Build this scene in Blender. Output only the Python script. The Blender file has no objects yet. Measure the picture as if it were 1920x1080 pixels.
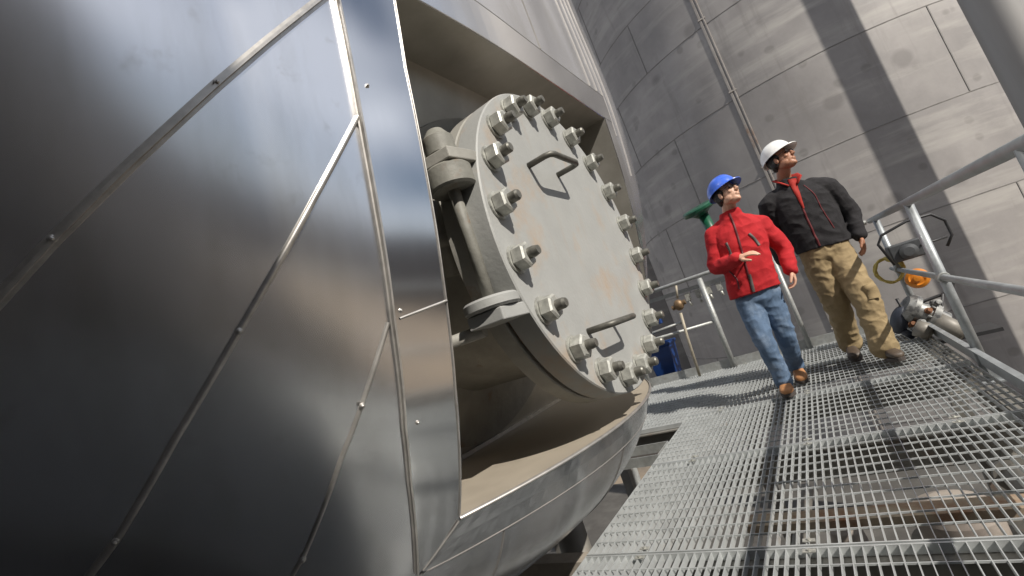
import bpy, bmesh, math, random
import numpy as np
from mathutils import Vector, Matrix, noise
from mathutils.bvhtree import BVHTree
random.seed(7)
PI = math.pi
SC = bpy.context.scene
COL = SC.collection

# ------------------------------------------------------------------ camera
cam_d = bpy.data.cameras.new("camera"); cam = bpy.data.objects.new("camera", cam_d); COL.objects.link(cam)
cam_d.sensor_width = 36.0; cam_d.lens = 16.2; cam_d.clip_start = 0.02; cam_d.clip_end = 2000
right = Vector((0.78128, 0.53592, -0.31998)); down = Vector((-0.34073, -0.06334, -0.93803)); fwd = Vector((-0.52298, 0.84189, 0.13312))
M = Matrix((right, -down, -fwd)).transposed().to_4x4(); M.translation = Vector((0, 0, 1.0))
cam.matrix_world = M
SC.camera = cam

# ------------------------------------------------------------------ world + sun
SUN_AZ = math.radians(113.0); SUN_EL = math.radians(41.0)
w = bpy.data.worlds.new("World"); SC.world = w; w.use_nodes = True
nt = w.node_tree; N = nt.nodes; Lk = nt.links; N.clear()
out = N.new('ShaderNodeOutputWorld'); bg = N.new('ShaderNodeBackground'); bg.inputs['Strength'].default_value = 0.050
sky = N.new('ShaderNodeTexSky'); sky.sky_type = 'NISHITA'; sky.sun_disc = False
sky.sun_elevation = SUN_EL; sky.sun_rotation = SUN_AZ; sky.air_density = 1.0; sky.dust_density = 0.8
tc = N.new('ShaderNodeTexCoord'); mp = N.new('ShaderNodeMapping'); mp.inputs['Scale'].default_value = (1.3, 1.3, 3.2)
cn = N.new('ShaderNodeTexNoise'); cn.inputs['Scale'].default_value = 2.1; cn.inputs['Detail'].default_value = 7; cn.inputs['Roughness'].default_value = .55
cr_ = N.new('ShaderNodeValToRGB'); cr_.color_ramp.elements[0].position = .38; cr_.color_ramp.elements[1].position = .66
mx = N.new('ShaderNodeMixRGB'); mx.inputs[2].default_value = (18.5, 19.3, 21.0, 1)
Lk.new(tc.outputs['Generated'], mp.inputs['Vector']); Lk.new(mp.outputs[0], cn.inputs['Vector']); Lk.new(cn.outputs['Fac'], cr_.inputs[0])
Lk.new(cr_.outputs[0], mx.inputs[0]); Lk.new(sky.outputs[0], mx.inputs[1]); Lk.new(mx.outputs[0], bg.inputs['Color']); Lk.new(bg.outputs[0], out.inputs['Surface'])
sun_d = bpy.data.lights.new("sun", 'SUN'); sun_d.energy = 5.0; sun_d.angle = math.radians(0.53); sun_d.color = (1.0, 0.94, 0.85)
sun = bpy.data.objects.new("sun", sun_d); COL.objects.link(sun)
sdir = Vector((math.cos(SUN_EL)*math.sin(SUN_AZ), math.cos(SUN_EL)*math.cos(SUN_AZ), math.sin(SUN_EL)))
sun.rotation_euler = sdir.to_track_quat('Z', 'Y').to_euler()
SC.view_settings.view_transform = 'Standard'; SC.view_settings.look = 'None'
SC.view_settings.gamma = 1; SC.view_settings.exposure = 0.10
SC.render.resolution_x = 1024; SC.render.resolution_y = 576
SC.render.engine = 'CYCLES'

# ------------------------------------------------------------------ materials
MATS = {}
def mat(name, col, rough=.6, metal=0., var=.12, scale=6., bump=.0, bscale=40., stretch=(1, 1, 1), col2=None, lo=.4, hi=.65, spec=.5, rvar=0., aniso=0., coat=0.):
    """principled material, base colour varied by noise (and a second colour in patches), optional bump"""
    if name in MATS: return MATS[name]
    m = bpy.data.materials.new(name); m.use_nodes = True; t = m.node_tree; n = t.nodes; l = t.links
    b = n['Principled BSDF']; b.inputs['Roughness'].default_value = rough; b.inputs['Metallic'].default_value = metal
    b.inputs['Specular IOR Level'].default_value = spec
    if coat: b.inputs['Coat Weight'].default_value = coat; b.inputs['Coat Roughness'].default_value = .12
    c = n.new('ShaderNodeTexCoord'); mpp = n.new('ShaderNodeMapping'); mpp.inputs['Scale'].default_value = stretch
    l.new(c.outputs['Object'], mpp.inputs['Vector'])
    no = n.new('ShaderNodeTexNoise'); no.inputs['Scale'].default_value = scale; no.inputs['Detail'].default_value = 8; no.inputs['Roughness'].default_value = .6
    l.new(mpp.outputs[0], no.inputs['Vector'])
    r = n.new('ShaderNodeValToRGB'); e = r.color_ramp.elements
    e[0].position = .3; e[1].position = .7
    e[0].color = (*[x*(1-var) for x in col], 1); e[1].color = (*[min(1, x*(1+var)) for x in col], 1)
    l.new(no.outputs['Fac'], r.inputs[0]); last = r.outputs[0]
    if col2:
        n2 = n.new('ShaderNodeTexNoise'); n2.inputs['Scale'].default_value = scale*.6; n2.inputs['Detail'].default_value = 10; n2.inputs['Roughness'].default_value = .65
        ad = n.new('ShaderNodeMapping'); ad.inputs['Location'].default_value = (3.1, 7.7, 1.3); l.new(mpp.outputs[0], ad.inputs['Vector']); l.new(ad.outputs[0], n2.inputs['Vector'])
        r2 = n.new('ShaderNodeValToRGB'); r2.color_ramp.elements[0].position = lo; r2.color_ramp.elements[1].position = hi
        l.new(n2.outputs['Fac'], r2.inputs[0]); x = n.new('ShaderNodeMixRGB'); x.inputs[2].default_value = (*col2, 1)
        l.new(r2.outputs[0], x.inputs[0]); l.new(last, x.inputs[1]); last = x.outputs[0]
    l.new(last, b.inputs['Base Color'])
    if rvar:
        mr = n.new('ShaderNodeMapRange'); mr.inputs['From Min'].default_value = .3; mr.inputs['From Max'].default_value = .7
        mr.inputs['To Min'].default_value = max(0.02, rough-rvar); mr.inputs['To Max'].default_value = rough+rvar
        l.new(no.outputs['Fac'], mr.inputs['Value']); l.new(mr.outputs[0], b.inputs['Roughness'])
    if bump:
        nb = n.new('ShaderNodeTexNoise'); nb.inputs['Scale'].default_value = bscale; nb.inputs['Detail'].default_value = 5
        l.new(mpp.outputs[0], nb.inputs['Vector']); bu = n.new('ShaderNodeBump'); bu.inputs['Strength'].default_value = bump; bu.inputs['Distance'].default_value = .01
        l.new(nb.outputs['Fac'], bu.inputs['Height']); l.new(bu.outputs[0], b.inputs['Normal'])
    MATS[name] = m; return m

def jacket_metal(name, col, rough, wav=.20, streak=.035):
    m = mat(name, col, rough, 1.0, var=.0, scale=1.2, stretch=(1.5, 1.5, .45), rvar=.004)
    t = m.node_tree; n = t.nodes; l = t.links; b = n['Principled BSDF']
    for q in n:
        if q.type == 'TEX_NOISE': q.inputs['Detail'].default_value = 2.5; q.inputs['Roughness'].default_value = .45
    c = n.new('ShaderNodeTexCoord')
    m1 = n.new('ShaderNodeMapping'); m1.inputs['Scale'].default_value = (.6, 1.5, .45); m1.inputs['Rotation'].default_value = (.7, 0, 0)
    n1 = n.new('ShaderNodeTexNoise'); n1.inputs['Scale'].default_value = 1.3; n1.inputs['Detail'].default_value = 1.0
    m2 = n.new('ShaderNodeMapping'); m2.inputs['Scale'].default_value = (14, 14, .5)
    n2 = n.new('ShaderNodeTexNoise'); n2.inputs['Scale'].default_value = 3.0; n2.inputs['Detail'].default_value = 3
    for a_, b_ in ((m1, n1), (m2, n2)): l.new(c.outputs['Object'], a_.inputs['Vector']); l.new(a_.outputs[0], b_.inputs['Vector'])
    b1 = n.new('ShaderNodeBump'); b1.inputs['Strength'].default_value = wav; b1.inputs['Distance'].default_value = .06
    add2 = n.new('ShaderNodeMath'); add2.operation = 'MULTIPLY_ADD'; add2.inputs[1].default_value = streak; rsrc = b.inputs['Roughness'].links[0].from_socket
    l.new(n1.outputs['Fac'], b1.inputs['Height']); l.new(n2.outputs['Fac'], add2.inputs[0]); l.new(rsrc, add2.inputs[2]); l.new(add2.outputs[0], b.inputs['Roughness']); l.new(b1.outputs[0], b.inputs['Normal'])
    return m

STEEL = jacket_metal('polished_stainless', (.84, .84, .86), .232, wav=.42)
STRIP = jacket_metal('polished_stainless_trim', (.76, .76, .77), .15, wav=.08)
MATTE = mat('dull_stainless_lining', (.48, .46, .42), .40, .6, var=.12, scale=3, col2=(.36, .34, .30), rvar=.08)
SILL = mat('dusty_sill_sheet', (.42, .37, .30), .48, .12, var=.08, scale=5, rvar=.06)
SEAMM = mat('seam_steel', (.50, .48, .45), .40, .75, var=.2, scale=20)
GALV = mat('galvanised_steel', (.38, .39, .38), .5, .45, var=.16, scale=30, col2=(.33, .32, .29), lo=.5, hi=.75, rvar=.08)
GRATE = mat('grating_galvanised', (.52, .54, .54), .5, .45, var=.14, scale=8, col2=(.34, .22, .14), lo=.66, hi=.80)
RAIL = mat('rail_galvanised', (.34, .36, .37), .50, .45, var=.18, scale=14, rvar=.1)
COVER = mat('grey_painted_steel', (.335, .338, .325), .55, 0, var=.07, scale=5, col2=(.40, .27, .16), lo=.54, hi=.80, bump=.12, bscale=60)
FLANGE = mat('weathered_flange', (.30, .29, .26), .6, 0, var=.15, scale=9, col2=(.22, .12, .07), lo=.6, hi=.75, bump=.2, bscale=40)
RUST = mat('rust_gasket', (.20, .09, .045), .85, 0, var=.3, scale=20)
BOLT = mat('zinc_bolt', (.42, .42, .385), .45, .4, var=.3, scale=40)
STUD = mat('dark_stud', (.17, .165, .145), .45, .5, var=.2, scale=50)
TANK = mat('weathered_tank_plate', (.32, .302, .29), .60, .10, var=.16, scale=.9, col2=(.215, .203, .198), lo=.42, hi=.74, stretch=(1, 1, .9), bump=.12, bscale=2.5)
WELD = mat('weld_line', (.205, .195, .185), .7, .1, var=.3, scale=3)
DARKM = mat('dark_paint', (.04, .04, .042), .5, .2, var=.2, scale=20)
GROUND = mat('dirt_ground', (.27, .215, .155), .95, 0, var=.2, scale=.8, col2=(.17, .14, .11), bump=.5, bscale=8)
SLAB = mat('underfloor_shade_dark', (.085, .08, .072), .9, 0, var=.3, scale=1.5, col2=(.05, .045, .04), bump=.3, bscale=20)  # near-black base colour stands in for the shade under the walkway
CONC = mat('concrete', (.34, .31, .27), .9, 0, var=.15, scale=2, col2=(.24, .21, .18), bump=.3, bscale=20)
STRUCTST = mat('structural_steel', (.20, .19, .17), .6, .3, var=.25, scale=5, col2=(.19, .10, .06), lo=.6, hi=.8)
def add_blotches(m, col, sc=1.1):
    t = m.node_tree; n = t.nodes; l = t.links; b = n['Principled BSDF']
    src = b.inputs['Base Color'].links[0].from_socket
    c = n.new('ShaderNodeTexCoord'); v = n.new('ShaderNodeTexVoronoi'); v.inputs['Scale'].default_value = sc
    wn = n.new('ShaderNodeTexNoise'); wn.inputs['Scale'].default_value = 4
    mm = n.new('ShaderNodeMixRGB'); mm.inputs[0].default_value = .06
    l.new(c.outputs['Object'], wn.inputs['Vector']); l.new(c.outputs['Object'], mm.inputs[1]); l.new(wn.outputs['Color'], mm.inputs[2]); l.new(mm.outputs[0], v.inputs['Vector'])
    r = n.new('ShaderNodeValToRGB'); r.color_ramp.elements[0].position = .14; r.color_ramp.elements[0].color = (1, 1, 1, 1); r.color_ramp.elements[1].position = .22; r.color_ramp.elements[1].color = (0, 0, 0, 1)
    l.new(v.outputs['Distance'], r.inputs[0])
    k = n.new('ShaderNodeMath'); k.operation = 'MULTIPLY'; k.inputs[1].default_value = .42; l.new(r.outputs[0], k.inputs[0])
    # only some of the cells carry a blotch
    sp = n.new('ShaderNodeSeparateColor'); l.new(v.outputs['Color'], sp.inputs[0]); g = n.new('ShaderNodeMath'); g.operation = 'GREATER_THAN'; g.inputs[1].default_value = .45
    l.new(sp.outputs[0], g.inputs[0]); k2 = n.new('ShaderNodeMath'); k2.operation = 'MULTIPLY'; l.new(k.outputs[0], k2.inputs[0]); l.new(g.outputs[0], k2.inputs[1])
    x = n.new('ShaderNodeMixRGB'); x.inputs[2].default_value = (*col, 1); l.new(k2.outputs[0], x.inputs[0]); l.new(src, x.inputs[1]); l.new(x.outputs[0], b.inputs['Base Color'])
add_blotches(TANK, (.13, .12, .115))
add_blotches(TANK, (.15, .14, .13), 2.3)

def add_streaks(m, col, stretch, sc, lo, hi, k_=.5):
    t = m.node_tree; n = t.nodes; l = t.links; b = n['Principled BSDF']; src = b.inputs['Base Color'].links[0].from_socket
    c = n.new('ShaderNodeTexCoord'); mp_ = n.new('ShaderNodeMapping'); mp_.inputs['Scale'].default_value = stretch; no = n.new('ShaderNodeTexNoise'); no.inputs['Scale'].default_value = sc; no.inputs['Detail'].default_value = 9; no.inputs['Roughness'].default_value = .62
    l.new(c.outputs['Object'], mp_.inputs['Vector']); l.new(mp_.outputs[0], no.inputs['Vector'])
    r = n.new('ShaderNodeValToRGB'); r.color_ramp.elements[0].position = lo; r.color_ramp.elements[1].position = hi; r.color_ramp.elements[1].color = (k_, k_, k_, 1); l.new(no.outputs['Fac'], r.inputs[0])
    x = n.new('ShaderNodeMixRGB'); x.inputs[2].default_value = (*col, 1); l.new(r.outputs[0], x.inputs[0]); l.new(src, x.inputs[1]); l.new(x.outputs[0], b.inputs['Base Color'])
add_streaks(TANK, (.44, .42, .39), (.35, .35, 2.6), 1.1, .50, .70, .7)
add_streaks(TANK, (.19, .175, .165), (2.2, 2.2, .22), 1.6, .56, .72, .55)
add_streaks(STEEL, (.66, .65, .63), (1.0, 1.6, .35), 2.2, .48, .72, .8)
add_streaks(STEEL, (.62, .60, .57), (3, 3, 3), 3.0, .62, .74, .5)
add_streaks(COVER, (.33, .22, .14), (1, 7, .9), 2.4, .60, .78, .25)
# ------------------------------------------------------------------ mesh helpers
class MB:
    def __init__(s): s.v = []; s.f = []; s.sm = []
    def add(s, vs, fs, smooth=False):
        o = len(s.v); s.v += [tuple(map(float, p)) for p in vs]; s.f += [tuple(i+o for i in f) for f in fs]; s.sm += [smooth]*len(fs); return s
    def box(s, c, d, R=None):
        c = Vector(c); h = Vector(d)/2; vs = []
        for x in (-1, 1):
            for y in (-1, 1):
                for z in (-1, 1):
                    p = Vector((x*h.x, y*h.y, z*h.z)); vs.append(c+(R @ p if R else p))
        return s.add(vs, [(0, 1, 3, 2), (4, 6, 7, 5), (0, 4, 5, 1), (2, 3, 7, 6), (0, 2, 6, 4), (1, 5, 7, 3)])
    def bar(s, a, b, wd, ht, up=(0, 0, 1)):
        a = Vector(a); b = Vector(b); d = b-a; L = d.length; d.normalize(); sd = d.cross(Vector(up))
        if sd.length < 1e-4: sd = d.cross(Vector((1, 0, 0)))
        sd.normalize(); u = sd.cross(d).normalized()
        return s.box((a+b)/2, (L, wd, ht), Matrix((d, sd, u)).transposed())
    def tube(s, pts, r, n=14, cap=True):
        pts = [Vector(p) for p in pts]; rs = r if isinstance(r, (list, tuple)) else [r]*len(pts)
        rs = [q if isinstance(q, (list, tuple)) else (q, q) for q in rs]
        vs = []; ref = None
        for i, p in enumerate(pts):
            d = (pts[min(i+1, len(pts)-1)]-pts[max(i-1, 0)]).normalized()
            if ref is None: ref = Vector((0, 0, 1)) if abs(d.z) < .9 else Vector((1, 0, 0))
            u = (ref-d*ref.dot(d)).normalized(); ref = u; v_ = d.cross(u)
            for k in range(n):
                a = 2*PI*k/n; vs.append(p+u*math.cos(a)*rs[i][0]+v_*math.sin(a)*rs[i][1])
        fs = []
        for i in range(len(pts)-1):
            for k in range(n): fs.append((i*n+k, i*n+(k+1) % n, (i+1)*n+(k+1) % n, (i+1)*n+k))
        s.add(vs, fs, True)
        if cap:
            o = len(s.v)-len(vs); s.f += [tuple(o+k for k in range(n))[::-1], tuple(o+(len(pts)-1)*n+k for k in range(n))]; s.sm += [False, False]
        return s
    def lathe(s, c, ax, prof, n=32, smooth=True, ref=None):
        """prof = [(dist along axis, radius)]; sharp profile corners by repeating points"""
        c = Vector(c); ax = Vector(ax).normalized(); ref = Vector(ref) if ref else (Vector((0, 0, 1)) if abs(ax.z) < .9 else Vector((1, 0, 0)))
        u = (ref-ax*ref.dot(ax)).normalized(); v_ = ax.cross(u)
        for i in range(len(prof)-1):
            (h0, r0), (h1, r1) = prof[i], prof[i+1]; vs = []
            for h, r in ((h0, r0), (h1, r1)):
                for k in range(n): a = 2*PI*(k+.5)/n; vs.append(c+ax*h+u*math.cos(a)*r+v_*math.sin(a)*r)
            s.add(vs, [(k, (k+1) % n, n+(k+1) % n, n+k) for k in range(n)], smooth)
        return s
    def ell(s, c, r, R=None, nu=20, nv=14):
        c = Vector(c); vs = []; fs = []
        for j in range(1, nv):
            t = PI*j/nv
            for i in range(nu):
                p = 2*PI*i/nu; q = Vector((r[0]*math.sin(t)*math.cos(p), r[1]*math.sin(t)*math.sin(p), r[2]*math.cos(t))); vs.append(c+(R @ q if R else q))
        for j in range(nv-2):
            for i in range(nu): fs.append((j*nu+i, (j+1)*nu+i, (j+1)*nu+(i+1) % nu, j*nu+(i+1) % nu))
        t = Vector((0, 0, r[2])); vs += [c+(R @ t if R else t), c-(R @ t if R else t)]; a = (nv-1)*nu
        for i in range(nu): fs.append((a, i, (i+1) % nu)); fs.append((a+1, (nv-2)*nu+(i+1) % nu, (nv-2)*nu+i))
        return s.add(vs, fs, True)
    def grid(s, rows, smooth=True, closed=False):
        n = len(rows[0]); vs = [p for r in rows for p in r]; fs = []
        for j in range(len(rows)-1):
            for i in range(n if closed else n-1): fs.append((j*n+i, j*n+(i+1) % n, (j+1)*n+(i+1) % n, (j+1)*n+i))
        return s.add(vs, fs, smooth)
    def mesh(s, name):
        me = bpy.data.meshes.new(name); me.from_pydata(s.v, [], s.f); me.polygons.foreach_set('use_smooth', s.sm); me.update(); return me
    def build(s, name, m, parent=None, bevel=0):
        me = s.mesh(name); me.materials.append(m)
        bm = bmesh.new(); bm.from_mesh(me); bmesh.ops.recalc_face_normals(bm, faces=bm.faces); bm.to_mesh(me); bm.free()
        o = bpy.data.objects.new(name, me); COL.objects.link(o)
        if parent is not None:
            o.parent = parent; o.matrix_parent_inverse = Matrix.Translation(-Vector(parent_loc(parent)))
        if bevel:
            b = o.modifiers.new('bevel', 'BEVEL'); b.width = bevel; b.segments = 2; b.limit_method = 'ANGLE'
        return o
def parent_loc(p):
    return Vector((0, 0, 0)) if p.parent is not None else Vector(p.location)   # parts themselves stand at the world origin
def tag(o, label=None, cat=None, group=None, kind=None):
    if label: o['label'] = label
    if cat: o['category'] = cat
    if group: o['group'] = group
    if kind: o['kind'] = kind
    return o
def empty(name, loc, label, cat, group=None):
    o = bpy.data.objects.new(name, None); o.empty_display_size = .2; COL.objects.link(o); o.location = loc
    return tag(o, label, cat, group)
def copy_tree(o, parent=None):
    c = o.copy(); COL.objects.link(c)
    if parent is not None: c.parent = parent
    for ch in [x for x in COL.objects if x.parent == o]: copy_tree(ch, c)
    return c

# ------------------------------------------------------------------ ground and the large tank behind
g = MB(); g.grid([[(x, y, -3.4+.05*noise.noise(Vector((x*.3, y*.3, 0)))) for x in [-400, -100]+list(range(-30, 31, 2))+[100, 400]] for y in [-400, -100]+list(range(-30, 41, 2))+[110, 400]])
tag(g.build('ground', GROUND), 'bare brown yard ground under the walkway', kind='structure')

TC = Vector((.954, 16.25)); TR = 5.11
tank = empty('storage_tank', (TC.x, TC.y, -3.4), 'huge round grey plated tank behind the two men', 'storage tank')
def tp(th, z, r=TR): return (TC.x+r*math.sin(th), TC.y-r*math.cos(th), z)
b = MB(); b.grid([[tp(2*PI*i/160, z) for i in range(160)] for z in [-3.4+.6*k for k in range(34)]], closed=True); b.build('tank_shell', TANK, tank)
b = MB(); b.lathe((TC.x, TC.y, 16.4), (0, 0, 1), [(0, TR+.05), (.12, TR+.05), (.9, .01)], 96); b.build('roof', TANK, tank)
zs = [-2.6, -.8, 1.0, 2.8, 4.62, 6.45, 7.85, 9.7, 11.5, 13.3, 15.1]
for z in zs:
    b = MB(); b.lathe((TC.x, TC.y, z), (0, 0, 1), [(-.012, TR+.001), (-.007, TR+.006), (.007, TR+.006), (.012, TR+.001)], 160); b.build('weld_seam', WELD, tank)
def az2th(az):
    d = Vector((math.sin(math.radians(az)), math.cos(math.radians(az)))); bb = d.dot(TC); cc = TC.dot(TC)-TR*TR
    t = bb-math.sqrt(max(0, bb*bb-cc)); p = d*t-TC; return math.atan2(p.x, -p.y)
for i in range(len(zs)-1):
    for az in ((-7.5, 15.9) if i % 2 == 1 else (-12.0, 5.2 if i > 6 else -12.0)):
        th = az2th(az); b = MB()
        b.bar(tp(th, zs[i]+.013, TR+.003), tp(th, zs[i+1]-.013, TR+.003), .02, .012, up=(math.sin(th), -math.cos(th), 0)); b.build('weld_seam', WELD, tank)
        if az == -12.0 and i <= 6: break
th = az2th(-.35); b = MB()
CH = mat('rusty_channel', (.38, .35, .32), .6, .3, var=.15, scale=3, col2=(.25, .15, .10), lo=.55, hi=.68)
for dz, wd in ((0, .05), (.075, .03)):
    t2 = th+dz/TR; b.bar(tp(t2, -3.3, TR+.012), tp(t2, 16.2, TR+.012), wd, .022, up=(math.sin(th), -math.cos(th), 0))
for k in range(10): b.box(tp(th+.0375/TR, -2.4+1.8*k, TR+.014), (.16, .03, .03))
b.build('conduit', CH, tank, .004)

# round column at the right edge and a second one outside the frame
def column(x, y, r, label, top=14, m=None):
    c = empty('pipe_column', (x, y, -3.4), label, 'column')
    b = MB(); b.lathe((x, y, -3.38), (0, 0, 1), [(0, 0.001), (0, r), (top+3.4, r), (top+3.4, .001)], 48); b.build('shaft', m or TANK, c)
    b = MB(); b.lathe((x, y, -3.38), (0, 0, 1), [(0, r+.001), (0, r+.2), (.04, r+.2), (.04, r+.001)], 32, False)
    b.build('base_plate', STRUCTST, c)
    return c
column(2.63, 7.55, .225, 'round grey vertical column at the upper right, in front of the tank', m=mat('light_grey_pipe', (.31, .30, .29), .5, .1, var=.08, scale=2, stretch=(3, 3, .3)))
column(5.09, 9.95, .205, 'slim grey column standing far to the right beyond the walkway')

# ------------------------------------------------------------------ the insulated vessel: surface X(Y, Z), z measured from eye height 1.0
PR = [(6.0, .76, .03, .0), (4.0, .76, .03, .0), (2.4, .758, .04, .0), (1.30, .755, .055, .0), (.71, .755, .095, .035), (.22, .757, .16, .098), (-.1, .775, .225, .155), (-.41, .83, .315, .29), (-.67, 1.0, .34, .31), (-.81, 1.2, .35, .32), (-.91, 1.5, .34, .30), (-.97, 1.9, .3, .28), (-1.0, 2.6, .25, .25), (-1.0, 3.6, .2, .2)]
YM = 1.94
def crv(t):
    P = [np.array(p) for p in PR]; n = len(P); i = int(min(max(math.floor(t), 0), n-2)); u = t-i
    p1, p2 = P[i], P[i+1]; p0 = P[i-1] if i > 0 else 2*p1-p2; p3 = P[i+2] if i+2 < n else 2*p2-p1
    d = lambda a, b: max(math.hypot(a[0]-b[0], a[1]-b[1]), 1e-3)
    h = d(p1, p2); e0 = d(p0, p1); e3 = d(p2, p3)
    m1 = (p1-p0)/e0*h/(e0+h)+(p2-p1)/h*e0/(e0+h); m2 = (p2-p1)/h*e3/(h+e3)+(p3-p2)/e3*h/(h+e3)
    return (2*u**3-3*u**2+1)*p1+(u**3-2*u**2+u)*h*m1+(-2*u**3+3*u**2)*p2+(u**3-u**2)*h*m2
TT = np.linspace(0, len(PR)-1, 1301); QQ = np.array([crv(t) for t in TT])
def row_at(t): return np.array([np.interp(t, TT, QQ[:, k]) for k in range(4)])
def t_of_z(Z): return float(np.interp(-Z, -QQ[:1101, 0], TT[:1101]))
Y_END = 3.40; RC = .42
def s_pt(q, Y, off=0.):
    """point on the jacket; q=(Z,x0,kl,kr); past Y_END the plan turns the corner"""
    dy = Y-YM; k = q[2] if dy < 0 else q[3]
    return Vector((-(q[1]+k*dy*dy)+off, Y, q[0]+1.0))
def s_yz(Y, Z, off=0.):
    q = row_at(t_of_z(Z)); p = s_pt(q, Y); e = 1e-3
    a = s_pt(q, Y+e)-p; b_ = s_pt(row_at(t_of_z(Z+e)), Y)-p; n = a.cross(b_).normalized()
    if n.x < 0: n = -n
    return p+n*off
def corner(q, k, n=10):
    """plan points rounding the far corner and running back in -X"""
    p = s_pt(q, Y_END); dy = Y_END-YM; sl = 2*q[3]*dy; a0 = math.atan(sl)   # tangent turned by a0 from +Y towards -X
    a = a0+(PI/2-a0)*k/n; c = p+Vector((-math.cos(a0), -math.sin(a0), 0))*RC
    return c+Vector((math.cos(a), math.sin(a), 0))*RC
vessel = empty('process_vessel', (-2.2, 1.94, -3.4), 'big polished stainless steel clad vessel with a recessed bolted manway, left half of the photo', 'vessel')
HY0, HY1, HZ0, HZ1 = 1.04, 3.05, -.41, 1.30
def iZ(Z): return t_of_z(Z)
tl = sorted(set([round(x, 5) for x in list(np.linspace(0, 3, 22))+list(np.linspace(3, 7, 40))+list(np.linspace(7, 13, 60))]+[round(iZ(HZ1), 5), round(iZ(HZ0), 5)]))
yl = sorted(set([-2.4, -2.0, -1.6, -1.3, -1.0]+[round(x, 4) for x in np.linspace(-.8, Y_END, 100)]+[HY0, HY1]))
yl = [y for y in yl if y in (HY0, HY1) or (abs(y-HY0) > .008 and abs(y-HY1) > .008)]
tl = [t for t in tl if t in (round(iZ(HZ1), 5), round(iZ(HZ0), 5)) or (abs(t-iZ(HZ1)) > .02 and abs(t-iZ(HZ0)) > .02)]
vs = []; ncol = 0
for t in tl:
    q = row_at(t); r = [s_pt(q, y) for y in yl]+[corner(q, k) for k in range(1, 11)]
    e = r[-1]; r += [Vector((e.x-1.2, e.y, e.z)), Vector((e.x-3.2, e.y, e.z))]
    ncol = len(r); vs += r
fs = []
for j in range(len(tl)-1):
    for i in range(ncol-1):
        if i+1 < len(yl):
            ym = (yl[i]+yl[i+1])/2; tm = (tl[j]+tl[j+1])/2
            if HY0 < ym < HY1 and iZ(HZ1) < tm < iZ(HZ0): continue
        fs.append((j*ncol+i, j*ncol+i+1, (j+1)*ncol+i+1, (j+1)*ncol+i))
b = MB(); b.add(vs, fs, True); b.build('jacket', STEEL, vessel)
b = MB(); b.box((-2.9, .6, 7.02), (4.2, 6.4, .06)); b.build('top_plate', STEEL, vessel)
b = MB(); b.box((-3.2, -2.3, 3.6), (3.0, .05, 6.6)); b.build('end_plate', STEEL, vessel)

def strip(name, path, wd, ht, m, prof='round', parent=vessel, off0=0.0):
    """raised strip of width wd and height ht along a path of (Y,Z) points on the jacket"""
    pts = []
    for i in range(len(path)-1):
        a, c = path[i], path[i+1]; n = max(2, int(math.dist(a, c)/.03))
        for k in range(n): pts.append((a[0]+(c[0]-a[0])*k/n, a[1]+(c[1]-a[1])*k/n))
    pts.append(path[-1]); rows = []
    for i, (y, z) in enumerate(pts):
        p = s_yz(y, z); o = s_yz(y, z, .01); n = (o-p).normalized()
        j = min(i+1, len(pts)-1); k = max(i-1, 0); d = (s_yz(*pts[j])-s_yz(*pts[k])).normalized(); sd = d.cross(n).normalized()
        if prof == 'round': sec = [(-.5, -.1), (-.46, .45), (-.3, .85), (0, 1), (.3, .85), (.46, .45), (.5, -.1)]
        elif prof == 'fold': sec = [(-.5, -.2), (-.5, .25), (-.12, .3), (-.1, 1), (.2, 1), (.24, .3), (.5, .25), (.5, -.2)]
        else: sec = [(-.5, -.2), (-.5, 1), (.5, 1), (.5, -.2)]
        rows.append([p+sd*(u*wd)+n*(v*ht+off0) for u, v in sec])
    b = MB(); b.grid(rows, prof == 'round'); return b.build(name, m, parent)
def screw(y, z, parent=vessel, off=.008, r=.007):
    p = s_yz(y, z, off); n = (s_yz(y, z, .05)-s_yz(y, z)).normalized()
    b = MB(); b.lathe(p, n, [(-.004, r*1.9), (0.0, r*1.9), (.0015, r*1.2), (.0016, r), (.006, r), (.0075, r*.5), (.0076, .0005)], 12); return b.build('screw', SEAMM, parent)
strip('standing_seam', [(-.08, .03), (.08, .24), (.202, .386), (.272, .474), (.393, .613), (.554, .791), (.682, .928), (.86, 1.114), (.90, 1.155)], .024, .014, SEAMM, 'fold')
strip('standing_seam', [(.20, -.34), (.304, -.156), (.341, -.101), (.428, .062), (.54, .244), (.594, .328), (.729, .53), (.888, .762)], .017, .011, SEAMM, 'round')
strip('standing_seam', [(.50, -.66), (.575, -.52), (.648, -.356), (.668, -.314), (.732, -.113), (.807, .057), (.867, .186)], .013, .008, SEAMM, 'round')
strip('standing_seam', [(-.3, .62), (.0, .80), (.20, .90), (.31, .965), (.5, 1.12), (.8, 1.40)], .022, .012, SEAMM, 'round')
for y, z in [(.272, .476), (.554, .793), (.54, .246), (.341, -.099), (.666, -.318), (.78, .0)]: screw(y, z, off=.012, r=.0042)
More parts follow.
